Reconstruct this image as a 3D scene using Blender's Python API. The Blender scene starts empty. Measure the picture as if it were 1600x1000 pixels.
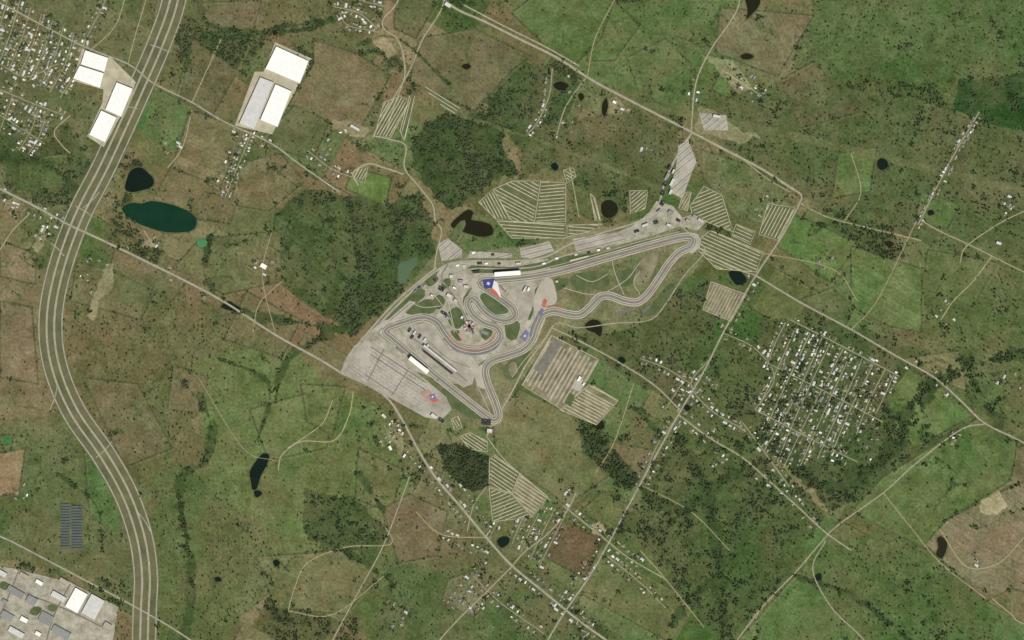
import bpy, math, random
import numpy as np
from mathutils import Vector, geometry
random.seed(7); rng=np.random.default_rng(7)
S=3.5
scn=bpy.context.scene
def W(u,v,z=0.0): return ((u-800)*S,(500-v)*S,z)
GAIN=1.0
def lin(c):
    out=[]
    for x in c:
        x=x/255.0
        out.append((x/12.92 if x<=0.04045 else ((x+0.055)/1.055)**2.4)/GAIN)
    return tuple(out)
# ---------------------------------------------------------------- materials
def mat(name,c,var=0.15,scale=0.05,rough=0.9,spec=0.2,c2=None,fine=0.6):
    m=bpy.data.materials.new(name); m.use_nodes=True
    nt=m.node_tree; b=nt.nodes['Principled BSDF']
    geo=nt.nodes.new('ShaderNodeNewGeometry')
    n=nt.nodes.new('ShaderNodeTexNoise'); n.inputs['Scale'].default_value=scale; n.inputs['Detail'].default_value=6; n.inputs['Roughness'].default_value=fine
    nt.links.new(geo.outputs['Position'],n.inputs['Vector'])
    r=nt.nodes.new('ShaderNodeValToRGB')
    l=lin(c); l2=lin(c2) if c2 else None
    a=tuple(x*(1-var) for x in l); d=l2 if l2 else tuple(min(1,x*(1+var)) for x in l)
    r.color_ramp.elements[0].position=0.32; r.color_ramp.elements[1].position=0.68
    r.color_ramp.elements[0].color=(*a,1); r.color_ramp.elements[1].color=(*d,1)
    nt.links.new(n.outputs['Fac'],r.inputs['Fac']); nt.links.new(r.outputs['Color'],b.inputs['Base Color'])
    b.inputs['Roughness'].default_value=rough; b.inputs['Specular IOR Level'].default_value=spec
    return m
M={}
M['asphalt']=mat('worn_asphalt',(118,113,101),.2,.03)
M['hwy']=mat('highway_concrete',(154,149,126),.18,.03)
M['road']=mat('county_asphalt',(154,150,131),.2,.03)
M['lane']=mat('residential_asphalt',(156,150,124),.22,.04)
M['dirt']=mat('dirt_track',(170,158,122),.22,.04)
M['track']=mat('race_asphalt',(124,117,107),.12,.02)
M['runoff']=mat('runoff_concrete',(170,162,145),.14,.015)
M['lot']=mat('car_park_asphalt',(150,143,126),.22,.012,c2=(180,173,156),fine=.7)
M['pave']=mat('pale_paving',(122,119,92),.15,.016,c2=(188,181,162),fine=.8)
M['rowline']=mat('parking_bay_concrete',(182,176,160),.12,.05)
M['gravel']=mat('gravel',(172,165,138),.2,.02)
M['beige']=mat('caliche_rows',(174,167,135),.25,.03)
M['greyrow']=mat('parking_rows',(158,150,126),.25,.03)
M['lotgrass']=mat('camping_grass',(88,98,64),.22,.02,c2=(108,109,76))
M['lotbrown']=mat('dry_lot',(106,104,76),.25,.015,c2=(144,136,107))
M['green']=mat('mown_grass',(74,93,52),.2,.02,c2=(98,104,68))
M['white']=mat('white_roof',(238,236,226),.05,.05)
M['white2']=mat('grey_white_roof',(198,196,187),.1,.05)
M['grey']=mat('grey_metal',(140,140,136),.12,.05)
M['tan']=mat('tan_roof',(166,156,136),.12,.1)
M['dark']=mat('dark_roof',(52,52,52),.2,.05)
M['brownroof']=mat('brown_shingle',(108,96,82),.2,.2)
M['greyroof']=mat('grey_shingle',(134,132,126),.2,.2)
M['wall']=mat('pale_wall',(184,178,162),.08,.2)
M['glass']=mat('window_glass',(40,48,56),.1,.2,rough=.15,spec=.5)
M['blue']=mat('blue_paint',(58,70,118),.14,.03)
M['red']=mat('red_paint',(184,98,80),.14,.03)
M['fred']=mat('faded_red_paint',(166,136,121),.12,.03)
M['fblue']=mat('faded_blue_paint',(108,112,132),.14,.03)
M['wpaint']=mat('white_paint',(215,210,200),.06,.05)
M['teal']=mat('teal_paint',(84,130,116),.14,.05)
M['rubber']=mat('rubber',(30,30,30),.1,1)
M['steel']=mat('steel',(150,150,150),.1,.5,rough=.5)
M['panel']=mat('solar_panel_glass',(76,86,94),.12,.05,rough=.3,spec=.3)
M['median']=mat('verge_grass',(90,94,62),.2,.010,c2=(114,109,78),fine=.7)
M['yellow']=mat('yellow_line',(190,165,70),.1,.1)
def water(name,c):
    m=mat(name,c,.12,.01,rough=.35,spec=.08); return m
M['water']=water('dark_water',(20,32,24)); M['waterb']=water('brown_water',(34,34,20)); M['waterg']=water('green_water',(22,52,36)); M['waterl']=water('silty_water',(84,104,76)); M['watert']=water('algae_water',(74,128,84))
# ---------------------------------------------------------------- raster for terrain
U0,U1,V0,V1,ST=-120,1720,-100,1100,1.4
us=np.arange(U0,U1+.1,ST); vs=np.arange(V0,V1+.1,ST)
GU,GV=np.meshgrid(us,vs); H_,W_=GU.shape
tabs={}
def vnoise(x,y,seed):
    if seed not in tabs: tabs[seed]=np.random.default_rng(seed).random((256,256))
    t=tabs[seed]; xi=np.floor(x).astype(int); yi=np.floor(y).astype(int); fx=x-xi; fy=y-yi
    fx=fx*fx*(3-2*fx); fy=fy*fy*(3-2*fy)
    a=t[yi&255,xi&255]; b=t[yi&255,(xi+1)&255]; c=t[(yi+1)&255,xi&255]; d=t[(yi+1)&255,(xi+1)&255]
    return (a*(1-fx)+b*fx)*(1-fy)+(c*(1-fx)+d*fx)*fy
def fbm(x,y,sc,o,seed):
    r=0;a=1;s=0
    for i in range(o):
        r=r+a*vnoise(x/sc*2**i+31.7*i,y/sc*2**i+17.3*i,seed+i); s+=a; a*=.6
    return r/s
def inpoly(x,y,p):
    r=np.zeros(x.shape,bool); n=len(p)
    for i in range(n):
        x1,y1=p[i]; x2,y2=p[(i+1)%n]
        if y1==y2: continue
        c=((y1>y)!=(y2>y))&(x<(x2-x1)*(y-y1)/(y2-y1)+x1)
        r^=c
    return r
WX=(fbm(GU,GV,34,4,100)-.5); WY=(fbm(GU,GV,34,4,200)-.5)
DX=GU+WX*40; DY=GV+WY*40
n1=fbm(GU,GV,190,5,1); n2=fbm(DX,DY,50,5,11); n3=fbm(GU,GV,9,4,21); n4=fbm(DX,DY,90,5,31); n5=fbm(DX,DY,26,4,51)
rid=np.abs(fbm(DX,DY,95,4,71)-.5)
def sm(x,a,b): t=np.clip((x-a)/(b-a),0,1); return t*t*(3-2*t)
GB=np.array([24,4,12.])
green=np.array([80,95,55.]); brown=np.array([104,98,68.])
west=sm(-GU,-900,-300)*.14
t=sm(n1*.5+n2*.5+west,.38,.66)[...,None]
col=green*(1-t)+brown*t
dens=np.clip((sm(n4,.46,.66)*.5+sm(n2,.5,.68)*.3),0,1)
# land parcels
a=math.radians(29); PX=GU*math.cos(a)+GV*math.sin(a); PY=-GU*math.sin(a)+GV*math.cos(a)
row=np.floor(PY/74).astype(int); off=np.random.default_rng(5).random(256)*140
cx=(PX+off[row&255])/118; colx=np.floor(cx).astype(int)
h=np.random.default_rng(6).random((256,256,4)); hh=h[row&255,colx&255]
col+= (hh[...,0:1]-.5)*GB*1.5 + (hh[...,1:2]-.5)*18
dens*= .25+1.4*hh[...,2]
eg=((PY/74-row)*74<2.2)&(hh[...,3]>.3)|(((cx-colx)*118<2.2)&(hh[...,1]>.4))
dens[eg]=np.maximum(dens[eg],.55); col[eg]=col[eg]*.6+np.array([58,70,42.])*.4
e2=((PY/74-row)*74<3.6)&((PY/74-row)*74>2.2)&(hh[...,3]>.4)|(((cx-colx)*118<3.6)&((cx-colx)*118>2.2)&(hh[...,1]>.5))
col[e2]=col[e2]*.5+np.array([122,116,86.])*.5
clr=np.zeros(GU.shape,bool)
def sl(a0,a1,b0,b1):
    i0=max(0,int((b0-V0)/ST)-1); i1=min(H_,int((b1-V0)/ST)+2); j0=max(0,int((a0-U0)/ST)-1); j1=min(W_,int((a1-U0)/ST)+2)
    return (slice(i0,max(i0,i1)),slice(j0,max(j0,j1)))
def region(p,c=None,d=None,warp=0,mix=.85,edge=False,mot=5,streak=None):
    xs=[q[0] for q in p]; ys=[q[1] for q in p]; s=sl(min(xs)-20,max(xs)+20,min(ys)-20,max(ys)+20)
    X=GU[s]+WX[s]*warp*1.6; Y=GV[s]+WY[s]*warp*1.6
    m=inpoly(X,Y,p)
    if c is not None:
        cc=np.array(c,float)+(n2[s][...,None]-.5)*GB*1.2+(n5[s][...,None]-.5)*mot*3.4
        if streak is not None:
            an=math.radians(streak); q=-GU[s]*math.sin(an)+GV[s]*math.cos(an)
            cc=cc+((vnoise(q/2.2,q*0,77)-.5)*14)[...,None]
        k=(m*mix)[...,None]; col[s]=col[s]*(1-k)+cc*k
    if d is not None: dens[s]=np.where(m,np.clip(d*(.2+1.7*n5[s]) if d<.8 else d*(.8+.35*n5[s]),0,1),dens[s])
    if edge:
        line([(x+1.6,y+1.6) for x,y in p]+[(p[0][0]+1.6,p[0][1]+1.6)],1.1,(126,118,88),None,.5)
        line(p+[p[0]],1.5,(60,70,44),.55,.55)
def distline(pts,R):
    for (x1,y1),(x2,y2) in zip(pts[:-1],pts[1:]):
        s=sl(min(x1,x2)-R,max(x1,x2)+R,min(y1,y2)-R,max(y1,y2)+R)
        X=GU[s];Y=GV[s]
        if X.size==0: continue
        dx=x2-x1;dy=y2-y1;L=dx*dx+dy*dy+1e-9
        t=np.clip(((X-x1)*dx+(Y-y1)*dy)/L,0,1)
        yield s,np.hypot(X-x1-t*dx,Y-y1-t*dy)
def line(pts,w,c=None,d=None,mix=.7,wob=0):
    x0=min(p[0] for p in pts);x1=max(p[0] for p in pts);y0=min(p[1] for p in pts);y1=max(p[1] for p in pts); R=w+wob*2+3
    S0=sl(x0-R,x1+R,y0-R,y1+R); Dm=np.full(GU[S0].shape,1e9)
    if Dm.size==0: return
    oi,oj=S0[0].start,S0[1].start
    for s,D in distline(pts,R):
        t_=(slice(s[0].start-oi,s[0].stop-oi),slice(s[1].start-oj,s[1].stop-oj))
        if Dm[t_].shape==D.shape: Dm[t_]=np.minimum(Dm[t_],D)
    Dm=Dm+wob*(n5[S0]-.5)*5+wob*(n3[S0]-.5)*2
    m=np.clip((w-Dm)/1.5+.5,0,1)
    if c is not None: col[S0]=col[S0]*(1-(m*mix)[...,None])+np.array(c,float)*(m*mix)[...,None]
    if d is not None:
        dv=d if not wob else d*sm(n5[S0],.28,.52)
        dens[S0]=np.where(m>.5,np.maximum(dens[S0],dv),dens[S0])
def clearline(pts,w):
    for s,D in distline(pts,w+2): clr[s]|=D<w
def clearpoly(p):
    xs=[q[0] for q in p]; ys=[q[1] for q in p]; s=sl(min(xs),max(xs),min(ys),max(ys)); clr[s]|=inpoly(GU[s],GV[s],p)
def smooth(p,closed=False,step=4):
    P=[np.array(q,float) for q in p]; n=len(P); out=[]
    rngi=range(n if closed else n-1)
    for i in rngi:
        p1=P[i];p2=P[(i+1)%n]
        p0=P[(i-1)%n] if (closed or i>0) else 2*p1-p2
        p3=P[(i+2)%n] if (closed or i+2<n) else 2*p2-p1
        k=max(2,int(np.linalg.norm(p2-p1)/step))
        for j in range(k):
            t=j/k
            q=.5*((2*p1)+(-p0+p2)*t+(2*p0-5*p1+4*p2-p3)*t*t+(-p0+3*p1-3*p2+p3)*t**3)
            out.append((q[0],q[1]))
    if closed: out.append(out[0])
    else: out.append(tuple(P[-1]))
    return out
# ---------------------------------------------------------------- mesh helpers
def link(o): scn.collection.objects.link(o); return o
def mesh(name,vs_,fs,mats,mi=None):
    me=bpy.data.meshes.new(name); me.from_pydata(vs_,[],fs)
    for m in mats: me.materials.append(m)
    if mi: me.polygons.foreach_set('material_index',mi)
    me.update(); return link(bpy.data.objects.new(name,me))
zc=[0]
def offs(pts,o):
    P=np.array(pts); d=np.gradient(P,axis=0); L=np.hypot(d[:,0],d[:,1])+1e-9; n=np.stack([-d[:,1]/L,d[:,0]/L],1)
    return P+n*o
def ribbon(name,pts,w,m,z=.3,sm_=True,off=0,clear=1.2,step=4,closed=False):
    q=smooth(pts,closed,step) if sm_ else pts
    if off: q=[tuple(x) for x in offs(q,off)]
    A=offs(q,w/2);B=offs(q,-w/2)
    if closed: A[-1]=A[0];B[-1]=B[0]
    zc[0]=(zc[0]+1)%40; zz=z+zc[0]*.004
    v=[W(x,y,zz) for x,y in A]+[W(x,y,zz) for x,y in B]; n=len(q)
    f=[(i,i+1,n+i+1,n+i) for i in range(n-1)]
    if clear is not None: clearline(q,w/2+clear)
    return mesh(name,v,f,[M[m]]),q
def fixn(o):
    import bmesh
    b=bmesh.new(); b.from_mesh(o.data)
    for f in b.faces:
        if f.normal.z<0: f.normal_flip()
    b.to_mesh(o.data); b.free()
def poly(name,p,m,z=.2,clear=True,sm_=False):
    if sm_: p=smooth(p,True,5)[:-1]
    zc[0]=(zc[0]+1)%40; zz=z+zc[0]*.004
    v=[W(x,y,zz) for x,y in p]
    tr=geometry.tessellate_polygon([[Vector(q) for q in v]])
    o=mesh(name,v,[tuple(t) for t in tr],[M[m]]); fixn(o)
    if clear: clearpoly(p)
    return o
def stripes(name,p,ang,sp,w,m,z=.9,jit=0,skip=0,crop=1):
    a=math.radians(ang); d=np.array([math.cos(a),math.sin(a)]); n=np.array([-d[1],d[0]])
    P=np.array(p,float); k=P@n; v=[];f=[];segs=[]
    q=k.min()+sp*.5
    while q<k.max():
        ts=[]
        for i in range(len(P)):
            a1=P[i];b1=P[(i+1)%len(P)]; ka=a1@n-q; kb=b1@n-q
            if (ka>0)!=(kb>0): t=ka/(ka-kb); ts.append((a1+(b1-a1)*t)@d)
        ts.sort()
        for t0,t1 in zip(ts[::2],ts[1::2]):
            t0+=crop+random.random()*jit; t1-=crop+random.random()*jit
            if t1-t0<3 or random.random()<skip: continue
            c=[d*t0+n*(q-w/2),d*t1+n*(q-w/2),d*t1+n*(q+w/2),d*t0+n*(q+w/2)]
            b=len(v); v+=[W(x[0],x[1],z) for x in c]; f.append((b+3,b+2,b+1,b)); segs.append((d*t0+n*q,d*t1+n*q))
        q+=sp*random.uniform(.93,1.07)
    if v: mesh(name,v,f,[M[m]])
    return segs
class MB:
    def __init__(s): s.v=[];s.f=[];s.m=[];s.mats=[]
    def mi(s,m):
        if m not in s.mats: s.mats.append(m)
        return s.mats.index(m)
    def face(s,pts,m):
        b=len(s.v); s.v+=[tuple(p) for p in pts]; s.f.append(tuple(range(b,b+len(pts)))); s.m.append(s.mi(m))
    def prism(s,base,z0,z1,mw,mt):
        n=len(base)
        ar=sum(base[i][0]*base[(i+1)%n][1]-base[(i+1)%n][0]*base[i][1] for i in range(n))
        if ar<0: base=base[::-1]
        for i in range(n):
            a=base[i];b=base[(i+1)%n]; s.face([(a[0],a[1],z0),(b[0],b[1],z0),(b[0],b[1],z1),(a[0],a[1],z1)],mw)
        s.face([(a[0],a[1],z1) for a in base],mt)
    def box(s,x,y,z,lx,ly,lz,m,mt=None,ang=0):
        c,sn=math.cos(ang),math.sin(ang)
        s.prism([(x+c*i*lx/2-sn*j*ly/2,y+sn*i*lx/2+c*j*ly/2) for i,j in((-1,-1),(1,-1),(1,1),(-1,1))],z,z+lz,m,mt or m)
    def data(s,name):
        me=bpy.data.meshes.new(name); me.from_pydata(s.v,[],s.f)
        for m in s.mats: me.materials.append(M[m])
        me.polygons.foreach_set('material_index',s.m); me.update(); return me
    def obj(s,name,loc=(0,0,0),rot=0):
        o=bpy.data.objects.new(name,s.data(name)); o.location=loc; o.rotation_euler=(0,0,rot); return link(o)
def flat(name,quad,h=11,roof='white',wall='wall',units=8,docks=True,clear=True):
    b=MB(); P=[W(x,y)[:2] for x,y in quad]
    if clear: clearpoly(quad)
    ar=sum(P[i][0]*P[(i+1)%4][1]-P[(i+1)%4][0]*P[i][1] for i in range(4))
    if ar<0: P=P[::-1]
    cx=sum(p[0] for p in P)/4; cy=sum(p[1] for p in P)/4
    b.prism(P,0,h,wall,roof)
    In=[(cx+(p[0]-cx)*.985,cy+(p[1]-cy)*.985) for p in P]
    for i in range(4):
        a,c,d,e=P[i],P[(i+1)%4],In[(i+1)%4],In[i]
        z=h+.9
        b.face([(a[0],a[1],z),(c[0],c[1],z),(d[0],d[1],z),(e[0],e[1],z)],'white2' if roof!='white2' else 'wall')
        b.face([(a[0],a[1],h),(c[0],c[1],h),(c[0],c[1],z),(a[0],a[1],z)],wall)
        b.face([(d[0],d[1],h),(e[0],e[1],h),(e[0],e[1],z),(d[0],d[1],z)],wall)
        L=math.hypot(c[0]-a[0],c[1]-a[1]); ux,uy=(c[0]-a[0])/L,(c[1]-a[1])/L; nx,ny=uy,-ux
        k=int(L/9)
        for j in range(k):
            t=(j+.5)*L/k; x=a[0]+ux*t+nx*.06; y=a[1]+uy*t+ny*.06; wd=2 if docks else 3
            z0,z1=(1,min(4.5,h-1)) if docks else (1.2,min(3.2,h-1))
            b.face([(x-ux*wd,y-uy*wd,z0),(x+ux*wd,y+uy*wd,z0),(x+ux*wd,y+uy*wd,z1),(x-ux*wd,y-uy*wd,z1)],'grey' if docks else 'glass')
    an=math.atan2(P[1][1]-P[0][1],P[1][0]-P[0][0])
    for i in range(units):
        s_,t_=random.uniform(.12,.88),random.uniform(.12,.88)
        x=(P[0][0]*(1-s_)+P[1][0]*s_)*(1-t_)+(P[3][0]*(1-s_)+P[2][0]*s_)*t_
        y=(P[0][1]*(1-s_)+P[1][1]*s_)*(1-t_)+(P[3][1]*(1-s_)+P[2][1]*s_)*t_
        b.box(x,y,h,2.6,2,1.2,'white2','white2',an)
    return b.obj(name)
def rect(cx,cy,l,w,ang):
    a=math.radians(ang); c,s=math.cos(a),math.sin(a)
    return [(cx+c*i*l/2-s*j*w/2,cy+s*i*l/2+c*j*w/2) for i,j in((-1,-1),(1,-1),(1,1),(-1,1))]
def grandstand(name,cx,cy,l,d,ang,h=14,roof=True,seat='grey',rm='white'):
    b=MB(); L=l*S; D=d*S; n=8
    for i in range(n):
        y0=-D/2+D*i/n; hh_=h*.65*(i+1)/n
        b.box(0,y0+D/n/2,0,L,D/n,hh_,'wall',seat if i%2 else 'wall')
    for i in range(int(L/14)+1):
        x=-L/2+.5+i*(L-1)/max(1,int(L/14)); b.box(x,D/2+1.2,0,.8,.8,h,'steel')
        b.box(x,0,h*.95,.5,D*.9,.6,'steel')
    if roof:
        b.box(0,D*.06,h+.4,L*1.02,D*.95,.5,rm,rm)
    clearpoly(rect(cx,cy,l+2,d+2,ang))
    return b.obj(name,W(cx,cy),-math.radians(ang))
# ================================================================ LAND COVER
Wd=(64,79,47)
region([(-120,-100),(240,-100),(225,130),(150,270),(100,350),(-120,250)],(86,92,60),.3,30,.7)
region([(300,0),(600,0),(600,40),(500,90),(420,50),(330,40)],(88,92,59),.35,10,.7)
region([(650,205),(700,175),(760,178),(795,215),(800,260),(765,290),(735,310),(700,330),(672,300),(645,262)],Wd,.74,28)
region([(700,90),(790,80),(860,110),(850,150),(820,210),(760,180),(740,130)],(70,84,51),.6,25)
region([(470,300),(560,305),(612,318),(650,300),(678,350),(680,395),(640,420),(620,470),(560,520),(520,500),(430,440),(425,340)],(68,82,49),.66,15)
region([(430,340),(540,310),(560,430),(500,490),(430,440)],(74,86,52),.42,5,streak=40)
region([(0,190),(100,200),(150,260),(130,330),(0,290)],(72,83,51),.55,25)
region([(740,80),(850,100),(905,130),(880,200),(830,230),(760,190)],(70,83,50),.55,25)
region([(830,200),(1000,170),(1070,220),(1020,330),(930,310),(870,260),(800,280)],(82,87,56),.42,20)
region([(940,0),(1160,0),(1085,190),(985,150),(905,110),(860,60)],(81,99,57),.22,15)
region([(1100,170),(1240,120),(1600,200),(1720,260),(1720,420),(1500,400),(1260,310),(1140,235)],(82,90,57),.45,20,.8)
region([(1270,0),(1720,-60),(1720,150),(1500,130),(1230,120)],(77,94,55),.35,20)
region([(1498,128),(1720,90),(1720,200),(1600,205),(1530,190),(1490,165)],(48,72,38),.5,10,.95)
region([(120,400),(330,470),(440,540),(400,600),(300,650),(290,740),(200,760),(130,640),(95,560),(90,460)],(94,93,61),.36,30,.8)
region([(-120,380),(85,430),(70,520),(90,620),(40,700),(-120,720)],(108,100,72),.12,20,.85)
region([(-120,700),(100,640),(190,770),(215,900),(120,900),(-120,850)],(85,93,58),.2,20,.75)
region([(230,740),(390,700),(470,850),(360,1000),(250,1100),(245,900)],(85,96,58),.36,30,.75)
region([(290,580),(420,520),(530,590),(610,660),(640,760),(540,870),(420,860),(380,800),(330,740)],(91,104,61),.15,25,.8)
region([(470,760),(560,780),(620,830),(560,900),(480,850)],(71,82,50),.55,25)
region([(680,700),(710,690),(765,715),(765,760),(740,770),(700,740)],(50,56,39),.95,8)
region([(910,680),(945,685),(1000,745),(985,765),(950,740),(915,715)],(54,67,40),.95,8)
region([(880,460),(1000,480),(1100,440),(1130,500),(1060,640),(960,570),(900,520)],(79,85,54),.5,15)
region([(1060,520),(1200,540),(1240,700),(1190,720),(1060,700)],(77,88,52),.5,15,.8)
region([(1180,500),(1300,500),(1480,560),(1520,640),(1420,760),(1300,800),(1200,690)],(73,85,52),.54,15,.8)
region([(1030,700),(1190,720),(1290,800),(1240,900),(1130,1000),(1040,900),(980,820)],(75,87,52),.54,25,.8)
region([(1250,860),(1420,820),(1560,960),(1500,1100),(1250,1100)],(78,94,54),.38,20,.8)
region([(600,880),(860,900),(980,1000),(980,1100),(560,1100)],(82,92,57),.38,25,.8)
region([(1440,400),(1720,430),(1720,700),(1520,650),(1430,560)],(82,94,56),.38,20,.8)
region([(640,770),(730,770),(790,860),(700,900),(620,880)],(96,93,65),.25,8,.7)
F=[([(297,172),(385,205),(345,292),(268,262)],(110,101,73),0,24),
([(330,185),(372,110),(300,60),(275,150)],(88,88,60),.2,None),
([(490,62),(560,85),(610,118),(560,208),(450,165),(490,100)],(108,100,73),0,None),
([(655,60),(740,45),(830,88),(800,110),(742,175),(640,128)],(99,95,68),.05,None),
([(460,165),(515,190),(490,250),(400,225)],(92,94,63),.1,None),
([(552,262),(612,278),(603,322),(540,295)],(90,112,60),0,None),
([(375,255),(440,240),(475,285),(420,330),(360,320)],(107,99,71),.05,None),
([(310,375),(440,360),(440,440),(350,460),(270,420)],(97,97,65),.08,None),
([(120,410),(250,440),(220,500),(110,470)],(96,95,64),.08,None),
([(300,5),(410,0),(395,48),(320,50)],(98,92,67),.1,None),
([(245,0),(290,-20),(262,90),(225,110)],(96,92,66),.05,None),
([(0,375),(58,398),(55,445),(0,432)],(112,101,76),.02,29),
([(0,470),(50,480),(60,600),(0,590)],(110,99,75),.03,None),
([(130,590),(215,600),(270,700),(195,730)],(102,96,69),.15,None),
([(270,570),(325,590),(312,645),(262,640)],(106,96,70),.08,None),
([(385,455),(470,500),(440,560),(350,530)],(102,98,68),.12,None),
([(560,700),(632,735),(610,800),(555,780)],(100,102,66),.06,None),
([(598,795),(640,772),(700,800),(684,868),(622,880)],(103,95,70),.06,None),
([(180,390),(300,430),(270,470),(170,420)],(102,97,69),.05,None),
([(320,300),(372,312),(360,350),(290,340)],(100,95,66),.1,None),
([(620,-10),(688,-5),(650,60),(616,45)],(94,95,64),.1,None),
([(905,20),(960,0),(1000,40),(960,95),(920,95)],(82,102,57),.03,None),
([(980,90),(1040,60),(1080,100),(1080,180),(1000,150)],(84,98,59),.08,None),
([(1125,12),(1272,24),(1215,120),(1118,82)],(106,101,74),0,60),
([(1220,125),(1272,95),(1345,175),(1250,200)],(92,92,63),.3,None),
([(1225,328),(1342,380),(1298,442),(1215,385)],(86,107,59),.02,None),
([(1330,385),(1440,420),(1440,520),(1390,510),(1330,480)],(87,104,60),.02,30),
([(1300,450),(1335,480),(1320,510),(1250,468)],(84,94,59),.1,None),
([(1410,560),(1500,548),(1512,612),(1450,590)],(106,103,70),0,20),
([(1450,390),(1560,410),(1520,480),(1440,450)],(92,99,63),.1,None),
([(1560,700),(1720,690),(1720,780),(1575,770)],(104,98,71),.05,None),
([(770,655),(812,608),(905,655),(912,710),(950,745),(885,790),(860,770),(775,712)],(101,102,68),.03,None),
([(950,690),(1030,705),(1000,745),(945,690)],(106,97,71),.03,None),
([(870,812),(945,838),(915,905),(850,870)],(98,84,62),.05,None),
([(700,905),(760,885),(775,925),(740,965),(690,940)],(108,103,77),.03,None),
([(940,770),(985,790),(960,830),(905,800)],(88,99,60),.05,None),
([(1385,620),(1420,575),(1480,612),(1520,650),(1430,700),(1400,670)],(87,104,58),.05,None),
([(1380,745),(1525,655),(1590,690),(1580,750),(1475,815),(1450,860),(1330,800)],(87,102,60),.05,None),
([(1480,812),(1560,770),(1720,700),(1720,950),(1580,920),(1540,940),(1445,850)],(114,106,81),.02,35),
([(1250,890),(1340,990),(1300,1060),(1150,1005)],(80,101,56),.1,None),
([(1130,105),(1150,120),(1140,155),(1112,140)],(82,110,60),0,None),
([(30,250),(100,240),(95,300),(30,290)],(76,90,52),.25,None),
([(-60,720),(40,700),(30,770),(-60,790)],(130,112,84),0,10),
([(0,680),(20,680),(20,695),(0,695)],(66,106,58),0,None),
([(130,690),(190,790),(190,850),(140,800)],(78,97,55),.15,None),
([(390,640),(530,600),(510,700),(420,720)],(95,105,63),.05,None),
([(400,870),(560,858),(590,900),(540,960),(430,950)],(98,100,66),.15,None),
([(470,600),(540,605),(520,680),(480,660)],(97,104,64),.03,None),
([(1310,240),(1370,230),(1360,300),(1300,310)],(86,105,60),.05,None),
([(1180,320),(1200,290),(1240,320),(1200,370)],(88,103,61),.05,None),
([(800,20),(900,-60),(960,0),(940,60),(900,100),(860,80)],(82,99,57),.08,None),
([(1085,230),(1180,262),(1235,300),(1190,350),(1150,340),(1100,280)],(88,98,62),.15,None),
([(1440,300),(1500,320),(1480,360),(1430,345)],(84,101,58),.1,None)]
for p,c,d,st in F: region(p,c,d,5,.9,edge=True,streak=st)
m=(sm(.016-rid,0,.012)*sm(n1,.35,.5))[...,None]; col=col*(1-m*.5)+np.array([62,82,45.])*m*.5; dens=np.maximum(dens,np.where(rid<.009,.75*sm(n5,.35,.55)*sm(n1,.35,.5),0))
for p,w in (([(700,175),(830,215),(1000,280),(1100,330)],3),([(980,160),(1230,210),(1500,275),(1720,330)],6),([(420,0),(340,190),(250,420)],2)):
    line(p,w,(98,101,67),None,.55)
    for s,D in distline(p,w+2): dens[s]=np.where(D<w,.03,dens[s])
for p,w in (([(-50,240),(60,250),(130,300),(200,310)],5),([(330,370),(320,430),(360,480),(440,500),(560,520)],5),
 ([(1100,690),(1150,700),(1200,680),(1230,720),(1290,760),(1350,740),(1400,690),(1420,640),(1460,600),(1560,560),(1700,560)],9),
 ([(1000,760),(1060,800),(1130,750),(1190,720)],7),([(1060,690),(1100,760),(1120,860),(1130,1000)],8),
 ([(290,600),(330,660),(320,720),(280,760),(300,900),(290,1000)],5),([(590,480),(520,520),(450,560),(430,620)],4),
 ([(560,0),(500,40),(420,50),(330,40),(310,0)],4),([(700,130),(620,60),(560,70)],2.5),([(480,830),(600,900),(640,960)],4),
 ([(90,740),(150,790),(160,860)],3),([(360,60),(430,45),(520,30)],4),([(880,940),(940,990),(960,1060)],5),([(1290,530),(1240,590),(1200,680)],4),
 ([(300,60),(280,160)],2),([(560,740),(600,800)],4),([(1500,560),(1560,660)],5),([(340,560),(420,600),(400,700)],2),([(1380,640),(1430,660),(1450,600)],5),
 ([(1000,640),(1040,700),(1020,760)],4),([(1240,900),(1330,930),(1420,1000)],4),([(680,430),(640,470),(600,470)],3),([(1120,900),(1060,960),(1040,1050)],5),([(820,600),(860,560),(880,520)],2)):
    line(smooth(p),w,(57,73,42),.9,.7,wob=w*.9)
for p in ([(1536,782),(1560,768),(1574,790),(1556,805),(1534,800)],[(925,822),(936,815),(950,830),(938,842),(926,836)]): region(p,(160,149,116),0,10,.8)
for p in ([(222,383),(236,372),(248,380),(236,390)],[(512,192),(540,182),(575,205),(565,215),(530,205)],[(4,315),(22,306),(32,325),(14,340)],[(146,462),(168,408),(178,412),(170,450),(155,470),(145,500),(136,495)],[(600,665),(620,655),(636,700),(630,712),(615,690)],[(50,385),(68,352),(78,350),(70,380),(60,395)],[(945,160),(965,152),(975,165),(960,180),(948,178)],[(1085,170),(1120,180),(1190,215),(1150,222),(1090,205)],[(575,55),(600,55),(622,75),(610,90),(590,75)],[(1100,90),(1140,100),(1180,140),(1150,150)]):
    region(p,(142,134,104),0,14,.7)
region([(600,492),(690,385),(735,395),(860,375),(1040,330),(1095,350),(1110,395),(1060,450),(1020,500),(900,515),(850,545),(800,610),(785,665),(740,670),(690,640),(560,540)],(114,112,82),0,6,.85)
region([(865,436),(1035,392),(1050,400),(1010,465),(930,452),(905,478)],(98,102,68),.08,6,.9)
region([(1020,330),(1100,330),(1110,400),(1080,420),(1040,470),(1010,500),(960,520),(880,520),(960,495),(1040,440),(1090,390)],(100,102,70),.2,6,.85)
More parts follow.
